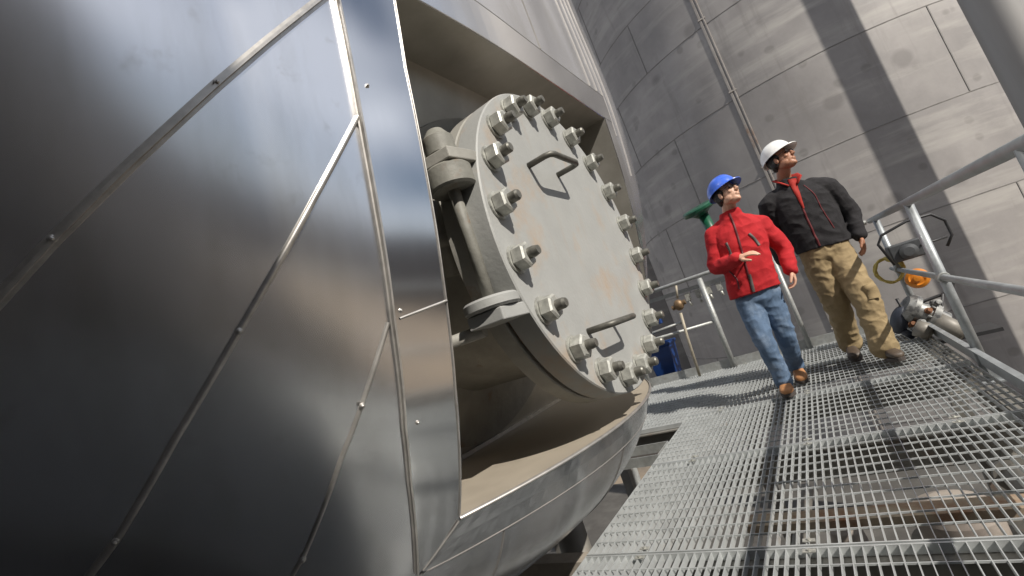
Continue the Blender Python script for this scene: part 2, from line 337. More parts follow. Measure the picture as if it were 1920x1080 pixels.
# trim round the opening: left, bottom, top and right bands
def band(name, f, m, nu=2, nv=24, off=.004, cut=None):
    """f(u,v)->(Y,Z) patch with u across and v along, laid off mm proud of the jacket with returned edges"""
    rows = []
    for j in range(nv+1):
        v = j/nv; r = [s_yz(*f(0, v), -.006)]+[s_yz(*f(i/nu, v), off) for i in range(nu+1)]+[s_yz(*f(1, v), -.006)]; rows.append(r)
    b = MB(); b.grid(rows, False); 
    o = b.build(name, m, vessel); return o
OUT = [(.96, 2.6), (.93, 1.5), (.912, 1.137), (.892, .77), (.883, .483), (.878, .19), (.882, -.093), (.896, -.239), (.936, -.51)]
INN = [(1.17, 1.30), (1.155, 1.244), (1.111, .969), (1.08, .60), (1.053, .28), (1.034, -.073), (1.04, -.41)]
def inner_y(Z): return float(np.interp(-Z, [-p[1] for p in INN], [p[0] for p in INN]))
def outer_y(Z): return float(np.interp(-Z, [-p[1] for p in OUT], [p[0] for p in OUT]))
TILT = .010
def tiltband():
    rows = []
    for j in range(61):
        Z0 = 1.49+(HZ0-1.49)*j/60            # inner edge z ; outer edge runs on to the mitre
        Z1 = 1.49+(-.510-1.49)*j/60
        yo = outer_y(Z1)+.004; rows.append([s_yz(yo, Z1, -.006), s_yz(yo, Z1, .012), s_yz((yo+inner_y(Z0))/2, (Z0+Z1)/2, .0105), s_yz(inner_y(Z0)+.001, Z0, .006), s_yz(inner_y(Z0)+.001, Z0, -.03)])
    b = MB(); b.grid(rows[:], False)
    me = b.build('side_trim', STRIP, vessel)
    for p in me.data.polygons: p.use_smooth = True
    e = me.modifiers.new('split', 'EDGE_SPLIT'); e.split_angle = math.radians(35)
tiltband()
strip('edge_bead', OUT, .018, .020, SEAMM, 'fold', off0=.003)
strip('edge_bead', [(inner_y(z)-.004, z) for z in (1.3, 1.244, .97, .6, .28, -.07, -.40)], .006, .006, SEAMM, 'round', off0=.006)
band('bottom_trim', lambda u, v: (HY0+.002-(1-u)*.09*(1-v)**6+(HY1+.12-HY0)*v, -.521+(.108)*u), STRIP, 2, 40)
band('top_trim', lambda u, v: (.96+(3.2-.96)*v, 1.303+.2*u), STRIP, 2, 30)
def rb(u, v): return (HY1+.002+.13*u, 1.30-(1.30+.41)*v)
band('side_trim', rb, STRIP, 1, 30)
b = strip('edge_bead', [(HY0, -.411), (1.3, -.411), (1.7, -.411), (2.1, -.411), (HY1, -.411)], .012, .010, SEAMM, 'round', off0=.004)
strip('edge_bead', [(.94, -.522), (1.036, -.525), (1.2, -.525), (1.5, -.525), (1.9, -.525), (3.1, -.525)], .008, .006, WELD, 'round')
strip('edge_bead', [(.95, 1.508), (1.5, 1.508), (2.3, 1.508), (3.2, 1.508)], .006, .005, WELD, 'round')
strip('edge_bead', [(.95, -.508), (.99, -.465), (1.036, -.415)], .006, .004, WELD, 'round', off0=.010)
for ln in ([(1.199, -.53), (1.213, -.684), (1.23, -.9)], [(1.88, -.53), (1.9, -.74), (1.92, -.88)]): strip('lap_joint', ln, .006, .004, WELD, 'round')
for z0 in (.19,): strip('lap_joint', [(.895, z0), (1.045, z0+.02)], .008, .006, SEAMM, 'round', off0=.010)
for y, z in [(.937, .861), (.90, .21), (.915, -.092)]: screw(y, z, off=.012, r=.0035)
for i, y in enumerate([2.98, 3.1, 3.2, 3.3]): strip('corner_rib', [(y, 1.52 if y < 3.18 else 1.2-.28*(i-2)), (y, 2.0), (y, 3.4), (y, 5.0)], .012, .006, TANK, 'round')
for y in (1.6, 2.3): strip('lap_joint', [(y, 1.52), (y, 2.6), (y, 5.0)], .008, .005, WELD, 'round')
# recess lining
bk = lambda Z: -1.03+(-1.66+1.03)*(HZ1-Z)/(HZ1-HZ0)
def lining(name, rows, m=MATTE): b = MB(); b.grid(rows, False); return b.build(name, m, vessel)
ys = np.linspace(HY0, HY1, 30); zz = np.linspace(HZ1, HZ0, 30)
back = lining('back_panel', [[(bk(z), y, z+1) for y in (HY0, 1.6, 2.2, HY1)] for z in (HZ1, .7, .1, HZ0)])
lining('ceiling_panel', [[s_yz(y, HZ1) for y in ys], [(bk(HZ1), y, HZ1+1.0) for y in ys]])
lining('sill_panel', [[s_yz(y, HZ0) for y in ys], [(bk(HZ0), y, HZ0+1.0) for y in ys]], SILL)
for yy in (HY0, HY1): lining('jamb_panel', [[s_yz(yy, z) for z in zz], [(bk(z), yy, z+1.0) for z in zz]])
b = MB(); b.bar((bk(HZ0)+.012, HY0+.01, HZ0+1.012), (bk(HZ0)+.012, HY1-.01, HZ0+1.012), .02, .02); b.build('corner_angle', SEAMM, vessel)

# manway
MC = Vector((0, 1.94, 1.39))
b = MB(); b.lathe((0, MC.y, MC.z), (1, 0, 0), [(-1.75, .52), (-.95, .52)], 64); b.build('manway_neck', FLANGE, vessel)
b = MB(); b.lathe((0, MC.y, MC.z), (1, 0, 0), [(-.955, .5), (-.955, .70), (-.95, .705), (-.885, .705), (-.88, .70), (-.88, .5)], 96)
b.build('manway_flange', FLANGE, vessel)
b = MB(); b.lathe((0, MC.y, MC.z), (1, 0, 0), [(-.881, .5), (-.881, .682), (-.863, .682), (-.863, .5)], 96); b.build('gasket', RUST, vessel)
b = MB(); b.lathe((0, MC.y, MC.z), (1, 0, 0), [(-.864, .001), (-.864, .700), (-.860, .705), (-.771, .705), (-.766, .700), (-.766, .001)], 96)
cov = b.build('manway_cover', COVER, vessel)
# reinforcing pad with weep holes on the back panel
b = MB(); nz = Vector((bk(HZ0)-bk(HZ1), 0, HZ0-HZ1)).normalized(); nrm = Vector((-nz.z, 0, nz.x)); nrm = nrm if nrm.x > 0 else -nrm
padc = Vector((bk(.39), 1.94, 1.39))
b.lathe(padc+nrm*.002, nrm, [(0, .50), (0, .82), (.012, .82), (.012, .50)], 72, False); pad = b.build('reinforcing_pad', FLANGE, vessel)
for a in (205, 222, 245):
    u = Vector((0, 1, 0)); v_ = nrm.cross(u); v_ = v_ if v_.z > 0 else -v_; p = padc+u*math.cos(math.radians(a))*.76+v_*math.sin(math.radians(a))*.76
    b = MB(); b.lathe(p+nrm*.004, nrm, [(0, .016), (.0115, .016), (.0116, .001)], 14); b.build('weep_hole', STUD, pad)
# bolts: nut, washer, stud; each one a sub-part
rnd = random.Random(3)
for i in range(20):
    a = math.radians(9+18*i); y = MC.y+.632*math.cos(a); z = MC.z+.632*math.sin(a); ro = rnd.uniform(0, 1)
    c = (-.766, y, z); rf = (0, math.sin(ro), math.cos(ro)); nt_ = MB()
    nt_.lathe(c, (1, 0, 0), [(0.001, .052), (.008, .052), (.0085, .02)], 20, False)
    nt_.lathe(c, (1, 0, 0), [(.0086, .041), (.011, .046), (.050, .046), (.056, .038), (.0565, .015)], 6, False, ref=rf)
    nu = nt_.build('bolt', BOLT, cov)
    s2 = MB(); s2.lathe((-.766, y, z), (1, 0, 0), [(.055, .0195), (.074+rnd.uniform(0, .016), .0195), (.094, .015), (.0945, .001)], 14); s2.build('stud', STUD, cov)
for zc in (1.70, .985):
    b = MB(); x0 = -.768; x1 = -.655; y0, y1 = 1.66, 1.925
    pts = [(x0, y0, zc), (x1-.03, y0, zc), (x1-.008, y0+.008, zc), (x1, y0+.03, zc), (x1, y1-.03, zc), (x1-.008, y1-.008, zc), (x1-.03, y1, zc), (x0, y1, zc)]
    b.tube(pts, .013, 10); b.build('handle', DARKM if zc > 3 else mat('handle_steel', (.12, .115, .10), .5, .4, var=.3, scale=30), cov)
# davit hinge
hx, hy = -.855, 1.225
hinge = MB(); hinge.tube([(hx, hy, 1.12), (hx, hy, 1.72)], .021, 18); HNG = mat('hinge_paint_shade_darkened', (.20, .195, .17), .6, 0, var=.2, scale=15, col2=(.16, .09, .05), lo=.58, hi=.75, bump=.2)  # hinge colour darkened: the shade behind the trim is put into the paint
hg = hinge.build('davit_rod', HNG, vessel)
def disc(z0, z1, r, cx=hx, cy=hy, ch=.008):
    b = MB(); b.lathe((cx, cy, 0), (0, 0, 1), [(z0, .001), (z0, r-ch), (z0+ch, r), (z1-ch, r), (z1, r-ch), (z1, .001)], 36); return b
disc(1.575, 1.655, .082).build('bearing_collar', HNG, hg)
b = disc(1.70, 1.775, .055); b.lathe((hx, hy, 0), (0, 0, 1), [(1.775, .047), (1.80, .03), (1.806, .001)], 24); b.build('davit_cap', HNG, hg)
disc(1.150, 1.190, .095).build('bearing_collar', COVER, hg)
def lug(z0, z1, m=FLANGE):
    b = MB(); pl = [(hx-.06, hy-.075), (hx+.07, hy-.06), (hx+.085, hy+.05), (-.77, 1.43), (-.77, 1.60), (-.86, 1.60), (hx-.075, hy+.06)]
    if z0 < 1.3: pl = [(x, y if y < 1.3 else y-.02) for x, y in pl]
    n = len(pl); vs = [(x, y, z0) for x, y in pl]+[(x, y, z1) for x, y in pl]
    b.add(vs, [tuple(range(n))[::-1], tuple(range(n, 2*n))]+[(i, (i+1) % n, n+(i+1) % n, n+i) for i in range(n)]); return b.build('hinge_lug', m, hg, .004)
lug(1.657, 1.698); lug(1.105, 1.148, COVER)
b = MB(); b.tube([(-1.55, 1.20, 1.10), (-1.2, 1.16, 1.10), (hx-.06, hy, 1.10)], .022, 10); b.build('bracket_arm', FLANGE, hg)
b = MB(); b.bar((-1.25, 1.16, 1.64), (hx-.03, hy, 1.64), .07, .03); b.build('bracket_arm', FLANGE, hg)
b = MB(); b.tube([(-1.02, 1.30, 1.62), (-1.03, 1.31, 1.50), (-1.05, 1.33, 1.34)], .028, 12); b.ell((-1.03, 1.31, 1.47), (.04, .04, .03)); b.build('vent_pipe', FLANGE, vessel)
# legs so that it stands on the ground
for x, y in ((-2.0, .9), (-2.0, 2.9), (-3.6, .9), (-3.6, 2.9)):
    b = MB(); b.tube([(x, y, -3.38), (x, y, .05)], .11, 20); b.box((x, y, -3.38), (.45, .45, .04)); b.build('leg', STRUCTST, vessel)

# ------------------------------------------------------------------ walkway
def grating_mesh(x0, x1, y0, y1):
    b = MB(); zt = 0.0
    n = int(round((x1-x0-.006)/.0343)); 
    for i in range(n+1):
        x = x0+.003+(x1-x0-.006)*i/n; b.box((x, (y0+y1)/2, zt-.015), (.0031, y1-y0-.004, .030))
    m = int(round((y1-y0-.03)/.092))
    for j in range(m+1):
        y = y0+.014+(y1-y0-.028)*j/m
        if j in (0, m): continue
        b.box(((x0+x1)/2, y, zt-.0035), (x1-x0-.004, .0045, .0068))
    for y in (y0+.0035, y1-.0035): b.box(((x0+x1)/2, y, zt-.0158), (x1-x0, .0072, .034))
    return b
GL = 'galvanised bar grating panels of the walkway'
edges = [-1.36, -.27, .826, 1.922, 3.018, 4.114, 5.21, 6.06]
names = ['seventh', 'sixth', 'grating panel under the photographer', 'nearest grating panel across the bottom edge of the photo', 'grating panel in the lower right with pipes seen through it', 'grating panel just in front of the feet of the man in red', 'grating panel under the two walking men', 'last grating panel before the far railing']
lab = ['rearmost grating panel, behind the photographer']+names[2:]
for i in range(len(edges)-1):
    y0, y1 = edges[i]+.006, edges[i+1]-.006
    o = grating_mesh(-1.285, .60, y0, y1).build('floor_grating', GRATE); tag(o, lab[i], 'floor grating', GL)
    for cx_ in (-1.0, -.35, .3):
        for cy_ in (y0+.03, y1-.03):
            b = MB(); b.box((cx_, cy_, .0035), (.042, .022, .003)); b.lathe((cx_, cy_, .005), (0, 0, 1), [(0, .0075), (.005, .0075), (.0055, .001)], 6, False); b.build('saddle_clip', BOLT, o)
o = grating_mesh(-3.0, -1.292, 5.0, 6.05).build('floor_grating', GRATE); tag(o, 'grating panel of the side wing at the far left end, beside the blue tub', 'floor grating', GL)
o = grating_mesh(-3.0, -1.292, 3.95, 4.99).build('floor_grating', GRATE); tag(o, 'grating panel of the side wing beyond the vessel, crossed by long shadows', 'floor grating', GL)
wf = empty('walkway_frame', (0, 2, -3.4), 'steel beams and legs carrying the grated walkway', 'steel frame')
def ibeam(a, c, h=.16, wd=.09, name='beam'):
    b = MB(); A = Vector(a); C_ = Vector(c); b.bar(A, C_, .008, h-.018); b.bar(A+Vector((0, 0, h/2-.005)), C_+Vector((0, 0, h/2-.005)), wd, .009); b.bar(A-Vector((0, 0, h/2-.005)), C_-Vector((0, 0, h/2-.005)), wd, .009)
    return b.build(name, STRUCTST, wf)
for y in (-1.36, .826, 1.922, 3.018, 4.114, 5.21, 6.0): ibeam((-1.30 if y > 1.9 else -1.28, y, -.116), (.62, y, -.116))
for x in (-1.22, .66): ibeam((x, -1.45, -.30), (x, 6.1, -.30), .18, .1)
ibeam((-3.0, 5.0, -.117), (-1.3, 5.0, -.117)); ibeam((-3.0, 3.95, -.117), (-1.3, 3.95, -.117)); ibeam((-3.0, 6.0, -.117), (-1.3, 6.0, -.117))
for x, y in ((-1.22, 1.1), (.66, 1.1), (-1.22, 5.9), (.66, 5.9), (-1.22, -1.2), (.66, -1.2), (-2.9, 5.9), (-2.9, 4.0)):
    b = MB(); b.bar((x, y, -3.38), (x, y, -.40), .12, .12, up=(0, 1, 0)); b.box((x, y, -3.38), (.3, .3, .03)); b.build('leg', STRUCTST, wf)
b = MB(); b.bar((-1.95, 2.2, -.20), (-1.3, 2.2, -.20), .10, .10); b.build('outrigger', mat('worn_cream_beam', (.36, .32, .27), .7, .1, var=.2, scale=6), wf)
# bracket box and brace beside the walkway edge
bb = MB(); x0, x1, y0, y1 = -1.66, -1.30, 3.22, 3.50
for a_, c_ in (((x0, y0), (x1, y0)), ((x1, y0), (x1, y1)), ((x1, y1), (x0, y1)), ((x0, y1), (x0, y0))): bb.bar((*a_, -.035), (*c_, -.035), .008, .07)
bb.build('edge_bracket', GALV, wf)
b = MB(); b.tube([(-1.50, 3.20, -.07), (-1.40, 2.95, -.38), (-1.30, 2.8, -.6)], .022, 12); b.build('brace', GALV, wf)

# railings
def pipe(name, pts, r, parent, m=RAIL, n=16): b = MB(); b.tube(pts, r, n); return b.build(name, m, parent)
XR = .635
rail = empty('handrail', (XR, 2, 0), 'grey tube handrail running along the right side of the walkway', 'railing')
pipe('top_rail', [(XR, -1.4, 1.10), (XR, 6.03, 1.10)], .027, rail); pipe('mid_rail', [(XR, -1.4, .575), (XR, 6.03, .575)], .021, rail)
for y in (-1.4, .2, 2.05, 3.96, 5.62): pipe('post', [(XR, y, -.10), (XR, y, 1.09)], .027, rail)
for y in (.2, 2.05, 3.96, 5.62):
    b = MB(); b.box((XR+.0, y, -.104), (.12, .14, .01)); b.box((XR+.02, y, -.05), (.05, .09, .10)); b.build('post_bracket', RAIL, rail)
    b = MB(); b.lathe((XR, y, .575), (0, 1, 0), [(-.034, .0213), (-.034, .030), (-.026, .034), (.026, .034), (.034, .030), (.034, .0213)], 18); b.build('rail_joint', GALV, rail)
b = MB(); b.box((XR-.012, 2.3, .055), (.008, 7.4, .11)); b.box((XR-.026, 2.3, .108), (.03, 7.4, .006)); b.build('kick_plate', RAIL, rail)
YR = 6.03
rr = empty('handrail', (-1.1, YR, 0), 'far handrail closing the end of the walkway behind the men', 'railing')
pipe('top_rail', [(-3.0, YR, 1.19), (-.9, YR, 1.16), (.60, YR, 1.10)], .024, rr, GALV); pipe('mid_rail', [(-3.0, YR, .58), (-1.13, YR, .575)], .019, rr, GALV)
for x in (-1.13, -.31, -2.2, -3.0): pipe('post', [(x, YR, -.1), (x, YR, 1.13)], .033 if x > -1.2 and x < -1 else .026, rr, GALV)
b = MB(); b.box((-1.2, YR+.03, .05), (3.6, .008, .10)); b.build('kick_plate', GALV, rr)
vs_ = empty('valve_pipe', (-1.52, 5.95, 0), 'thin riser pipe with a brown ball valve at the far handrail', 'pipe')
pipe('riser', [(-1.53, 5.95, 0), (-1.50, 5.95, .5), (-1.47, 5.95, .80)], .018, vs_, mat('beige_pipe', (.36, .32, .25), .6, .2, scale=20))
pipe('riser', [(-1.44, 5.95, .98), (-1.40, 5.95, 1.14)], .014, vs_, mat('beige_pipe', (.36, .32, .25), .6, .2))
b = MB(); b.ell((-1.455, 5.95, .90), (.062, .055, .07)); b.lathe((-1.455, 5.95, .90), (1, 0, .2), [(-.09, .001), (-.09, .03), (.09, .03), (.09, .001)], 16); b.build('valve_body', mat('bronze', (.20, .13, .07), .5, .5, var=.25, scale=30), vs_)
tr = empty('cable_tray', (-1.5, 6.2, 1.0), 'narrow cable tray with fittings fixed along the far handrail', 'cable tray')
b = MB()
for yy in (6.10, 6.24): b.bar((-2.6, yy, 1.08), (-.72, yy, 1.03), .01, .05)
for k in range(14): x = -2.5+.13*k; b.bar((x, 6.10, 1.06-.027*(x+2.6)), (x, 6.24, 1.06-.027*(x+2.6)), .02, .01)
b.build('tray_frame', GALV, tr)
for k in range(5): x = -1.35+.13*k; b = MB(); b.box((x, 6.11, .96), (.06, .06, .10)); b.tube([(x, 6.1, .912), (x+.01, 6.09, .84)], .016, 8); b.build('clamp', BOLT, tr)

# green hydrant head behind the man in red
GREEN = mat('green_enamel', (.006, .075, .038), .4, 0, var=.2, scale=12, coat=.3)
hy_ = empty('hydrant', (-.80, 6.15, 0), 'green handwheel valve on a post behind the blue helmet', 'valve')
b = MB(); b.tube([(-.77, 6.15, 1.12), (-.795, 6.15, 1.50), (-.83, 6.15, 1.86)], [.05, .055, .065], 20); b.build('valve_stem', GREEN, hy_)
b = MB(); b.lathe((-.85, 6.15, 1.93), Vector((-.12, -.25, 1)), [(-.10, .05), (-.045, .11), (-.02, .19), (.0, .205), (.03, .205), (.045, .19), (.05, .02)], 32); b.build('handwheel', GREEN, hy_)
pipe('post', [(-.77, 6.15, -.1), (-.77, 6.15, 1.13)], .03, hy_, GALV)

# blue tub etc beyond the far rail
BLUE = mat('blue_plastic', (.006, .035, .15), .45, 0, var=.15, scale=9)
tb = empty('drum', (-2.06, 6.55, -.2), 'dark blue square tub standing beyond the far handrail', 'tub')
b = MB(); R_ = .21
vs = []; pro = [(-.2, .14), (.20, .18), (.22, .20), (.25, .20), (.25, .17), (.0, .15), (-.15, .13)]
for h, r in pro: vs.append([(-2.06+sx*r, 6.55+sy*r, .22+h) for sx, sy in ((-1, -1), (1, -1), (1, 1), (-1, 1))])
b.grid(vs, False, True); b.box((-2.06, 6.55, .03), (.3, .3, .02)); b.build('tub_body', BLUE, tb, .01)
pb = empty('control_box', (-1.97, 6.5, .86), 'small dark blue enclosure on a pipe frame above the blue tub', 'enclosure')
b = MB(); b.box((-1.96, 6.52, .80), (.14, .12, .15)); b.build('enclosure', BLUE, pb, .01); 
b = MB(); b.tube([(-2.0, 6.5, 1.10), (-2.0, 6.5, .9), (-1.95, 6.5, .72)], .012, 8); b.tube([(-2.3, 6.5, .62), (-1.6, 6.5, .66)], .02, 10); b.build('pipe_frame', GALV, pb)

# pump / valve cluster behind the right rail
pm = empty('pump_unit', (.80, 5.55, -.1), 'portable pump unit with orange cap, grey motor and black frame beyond the right handrail', 'pump')
ORANGE = mat('orange_enamel', (.68, .23, .02), .38, 0, var=.1, scale=8, coat=.3)
PX, PY = .80, 5.45
b = MB(); b.lathe((.70, 5.36, .475), (-.15, -1, .10), [(-.06, .05), (-.02, .08), (.03, .088), (.06, .082), (.07, .06), (.062, .047), (.065, .027), (.09, .025), (.092, .001)], 36); b.build('recoil_cap', ORANGE, pm)
b = MB(); b.box((.72, 5.50, .73), (.24, .2, .16)); b.lathe((.73, 5.40, .72), (0, -1, 0), [(0, .07), (.02, .07), (.03, .04), (.03, .001)], 20); b.build('motor', mat('dark_grey_casting', (.10, .105, .11), .5, .4, var=.2, scale=18), pm, .012)
b = MB(); b.tube([(.60, 5.4, .64), (.55, 5.4, .86), (.60, 5.4, .93), (.80, 5.4, .98), (.98, 5.45, .97), (1.06, 5.5, .88), (1.06, 5.5, .74), (1.0, 5.5, .66)], .012, 8); b.tube([(.82, 5.4, .74), (1.02, 5.48, .74)], .010, 8)
b.tube([(.50, 5.3, .36), (.50, 5.3, .26), (.86, 5.3, .30), (.92, 5.3, .40), (.86, 5.3, .44)], .014, 8); b.tube([(.50, 5.3, .30), (.56, 5.28, .05), (.62, 5.28, .32), (.70, 5.28, .05), (.80, 5.28, .3)], .011, 8); b.build('tube_frame', DARKM, pm)
CAST = mat('silver_casting', (.27, .27, .26), .45, .4, var=.25, scale=25, col2=(.12, .12, .12), lo=.52, hi=.6)
b = MB(); b.lathe((.66, 5.34, .14), (.55, .1, -.55), [(-.20, .001), (-.20, .10), (-.16, .13), (-.12, .13), (-.12, .09), (-.02, .10), (-.02, .135), (.03, .135), (.03, .09), (.12, .085)], 24)
for k in range(8):
    a = 2*PI*k/8; ax = Vector((.55, .1, -.55)).normalized(); u = Vector((0, 1, 0)); u = (u-ax*u.dot(ax)).normalized(); v_ = ax.cross(u); p = Vector((.66, 5.34, .14))-ax*.02+(u*math.cos(a)+v_*math.sin(a))*.115
    b.tube([p-ax*.03, p+ax*.06], .012, 6)
b.build('pump_body', CAST, pm)
b = MB(); b.tube([(.66, 5.30, .13), (.74, 5.24, .03), (.80, 5.20, -.06)], [.07, .075, .07], 20); b.build('discharge_pipe', mat('cream_pipe', (.20, .185, .16), .5, .1, scale=12), pm)
b = MB(); b.tube([(.52, 5.14, .10), (.60, 5.10, .04)], [.07, .07], 20); b.build('suction_cap', mat('cream_pipe', (.20, .185, .16)), pm)
b = MB(); b.ell((.46, 5.32, .17), (.07, .09, .13), Matrix.Rotation(.5, 3, 'Y')); b.tube([(.44, 5.3, .08), (.5, 5.3, .0)], .03, 10); b.build('air_filter', mat('blue_black_plastic', (.03, .035, .05), .45, 0), pm)
for (x, y, z, s_) in ((.55, 5.3, .22, .05), (.60, 5.26, .27, .04), (.52, 5.27, .12, .035), (.74, 5.28, .24, .04), (.66, 5.24, .20, .035), (.58, 5.22, .12, .04)):
    b = MB(); b.lathe((x, y, z), (.3, -1, .3), [(-s_, .001), (-s_, s_*.8), (0, s_*.8), (s_*.2, s_*.5), (s_, s_*.5), (s_, .001)], 12); b.build('fitting', CAST if s_ > .036 else RUST, pm)
b = MB(); b.bar((.45, 5.42, -.09), (1.05, 5.42, -.09), .3, .03); b.build('skid', DARKM, pm)
hz = empty('hose', (.60, 5.6, .66), 'coiled yellow hose hanging on the handrail post beside the pump', 'hose')
YEL = mat('yellow_rubber', (.55, .42, .10), .5, 0, var=.15, scale=20)
pts = []
for k in range(90):
    a = 2*PI*k/30; rr_ = .105+.010*math.sin(k*.7); pts.append((.565+.02*math.sin(k*.31), 5.55+.9*rr_*math.cos(a)*.35-.02, .62+rr_*1.15*math.sin(a)-.01*math.cos(k*.2)))
# loops lie across the walkway direction
pts = [(.565+(.105+.009*math.sin(k*.9))*math.cos(2*PI*k/30), 5.55+.012*math.sin(k*.5)+.0006*k, .60+(.115+.008*math.cos(k*.6))*math.sin(2*PI*k/30)) for k in range(96)]
pipe('hose_coil', pts, .011, hz, YEL, 8)
pipe('hose_tie', [(.60+.03*math.cos(t), 5.55+.05*math.sin(t), .70+.02*math.cos(2*t)) for t in np.linspace(0, 2*PI, 16)], .014, hz, YEL, 8)

# ------------------------------------------------------------------ things under the walkway
BEL = mat('buff_vessel_paint', (.33, .29, .25), .7, .05, var=.15, scale=5, col2=(.2, .17, .15))
for (x, y, z, r, lb) in ((.22, 4.75, -1.15, .27, 'wide buff coloured upright pipe seen through the grating at lower right'), (-.52, 4.55, -1.2, .13, 'slim buff coloured upright pipe seen through the grating, left of the wide one')):
    o = empty('riser_pipe', (x, y, -3.4), lb, 'pipe', None)
    b = MB(); b.lathe((x, y, 0), (0, 0, 1), [(-3.38, .001), (-3.38, r), (z-.12, r), (z-.04, r*.9), (z, r*.5), (z+.01, .001)], 32); b.build('pipe_body', BEL, o)
    b = MB(); b.lathe((x, y, 0), (0, 0, 1), [(z-.35, r), (z-.35, r+.07), (z-.31, r+.07), (z-.31, r)], 32, False); b.build('flange', STRUCTST, o)
hp = empty('header_pipe', (0, 3.6, -2.2), 'dark horizontal header pipe crossing beneath the walkway', 'pipe'); pipe('pipe_body', [(-2.8, 3.5, -2.0), (2.5, 3.9, -2.0)], .16, hp, STRUCTST, 24)
b = MB(); b.lathe((-.2, 3.69, -2.0), (1, .075, 0), [(-.03, .16), (-.03, .25), (.03, .25), (.03, .16)], 24, False); b.build('flange', STRUCTST, hp)
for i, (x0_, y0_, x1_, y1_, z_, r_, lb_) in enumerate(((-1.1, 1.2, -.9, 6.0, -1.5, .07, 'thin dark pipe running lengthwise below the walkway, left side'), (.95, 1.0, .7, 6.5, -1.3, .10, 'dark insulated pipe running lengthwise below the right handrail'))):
    o = empty('service_pipe', (x0_, y0_, z_), lb_, 'pipe'); pipe('pipe_body', [(x0_, y0_, z_), (x1_, y1_, z_)], r_, o, STRUCTST, 16)
    for q in (.2, .5, .8): b = MB(); b.lathe((x0_+(x1_-x0_)*q, y0_+(y1_-y0_)*q, z_), (x1_-x0_, y1_-y0_, 0), [(-.02, r_), (-.02, r_+.05), (.02, r_+.05), (.02, r_)], 20, False); b.build('flange', STRUCTST, o)
b = MB(); b.bar((-.75, 2.74, -.30), (.50, 2.74, -.30), .13, .05); b.build('cross_tie', mat('rusty_cream_channel', (.34, .28, .21), .7, .1, var=.2, scale=6, col2=(.22, .10, .05), lo=.5, hi=.66), wf)
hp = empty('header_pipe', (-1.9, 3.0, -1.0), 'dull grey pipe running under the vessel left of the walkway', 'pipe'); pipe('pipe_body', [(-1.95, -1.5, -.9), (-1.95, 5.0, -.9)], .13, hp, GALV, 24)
pad_ = MB(); pad_.box((-1.6, 4.0, -3.3), (10.5, 15.0, .3)); tag(pad_.build('underfloor_shade_slab', SLAB, None, .02), 'dark slab added under the walkway to stand in for the shade there', 'slab')  # dark sheet added over the ground, in place of shade below the grating

# unseen blocks right of and behind the camera, added for the cladding reflections
bw = empty('added_reflection_wall', (12, 12, -3.4), 'unseen long dark grey wall added on the right for the reflection in the cladding', 'wall')  # unseen wall, added as the dark grey band mirrored in the cladding
TAN = mat('grey_block', (.15, .142, .14), .85, 0, var=.12, scale=1.2)
b = MB(); b.bar((16, 42, .45), (35, -8, .45), .4, 7.7); b.build('wall_body', TAN, bw)
b = MB(); b.bar((16, 42, 4.38), (35, -8, 4.38), .55, .14); b.build('coping', CONC, bw)
an = empty('added_shade_tower', (3.2, -2.4, -3.4), 'unseen narrow grey block added behind and right of the camera to shade the jacket', 'building')  # unseen tower, added to keep sun off the near end of the jacket
b = MB(); b.box((3.2, -2.3, 1.45), (.8, 2.0, 9.7)); b.build('wall_body', mat('added_block_grey', (.24, .235, .23), .8, 0, var=.15, scale=1.5), an); b = MB(); b.box((3.2, -2.3, 6.36), (.9, 2.1, .12)); b.build('roof', STRUCTST, an)
an2 = empty('added_reflection_block', (11.2, -4, -3.4), 'unseen square grey block added off to the right for the reflection in the cladding', 'building')  # unseen block, added to hide sky from the jacket's left reflections
b = MB(); b.box((11.2, -4.7, 1.7), (3.4, 6.2, 10.2)); b.build('wall_body', mat('added_block_grey', (.24, .235, .23)), an2); b = MB(); b.box((11.2, -4.7, 6.87), (3.6, 6.4, .14)); b.build('roof', STRUCTST, an2)
t3 = empty('storage_tank', (-7, 24, -3.4), 'farther grey tank glimpsed between the vessel and the big tank', 'storage tank')
b = MB(); b.lathe((-7.6, 24, -3.38), (0, 0, 1), [(0, 4.8), (15, 4.8), (16, .01)], 72); b.build('tank_shell', TANK, t3)
bd = empty('added_dark_block', (-2, -6, -3.4), 'unseen tall dark block added behind the camera for the reflection in the cladding', 'building')  # unseen block, added so the jacket's left end mirrors something dark
CLAD = mat('dark_cladding', (.13, .13, .135), .5, .3, var=.2, scale=1.5)
b = MB(); b.box((-2.0, -6.0, 2.3), (9.0, 7.6, 11.4))
for k in range(18): b.box((-6.4+.5*k, -2.18, 2.3), (.06, .04, 11.2))
b.build('wall_body', CLAD, bd); b = MB(); b.box((-2.0, -6.0, 8.1), (9.3, 7.9, .2)); b.build('parapet', STRUCTST, bd)
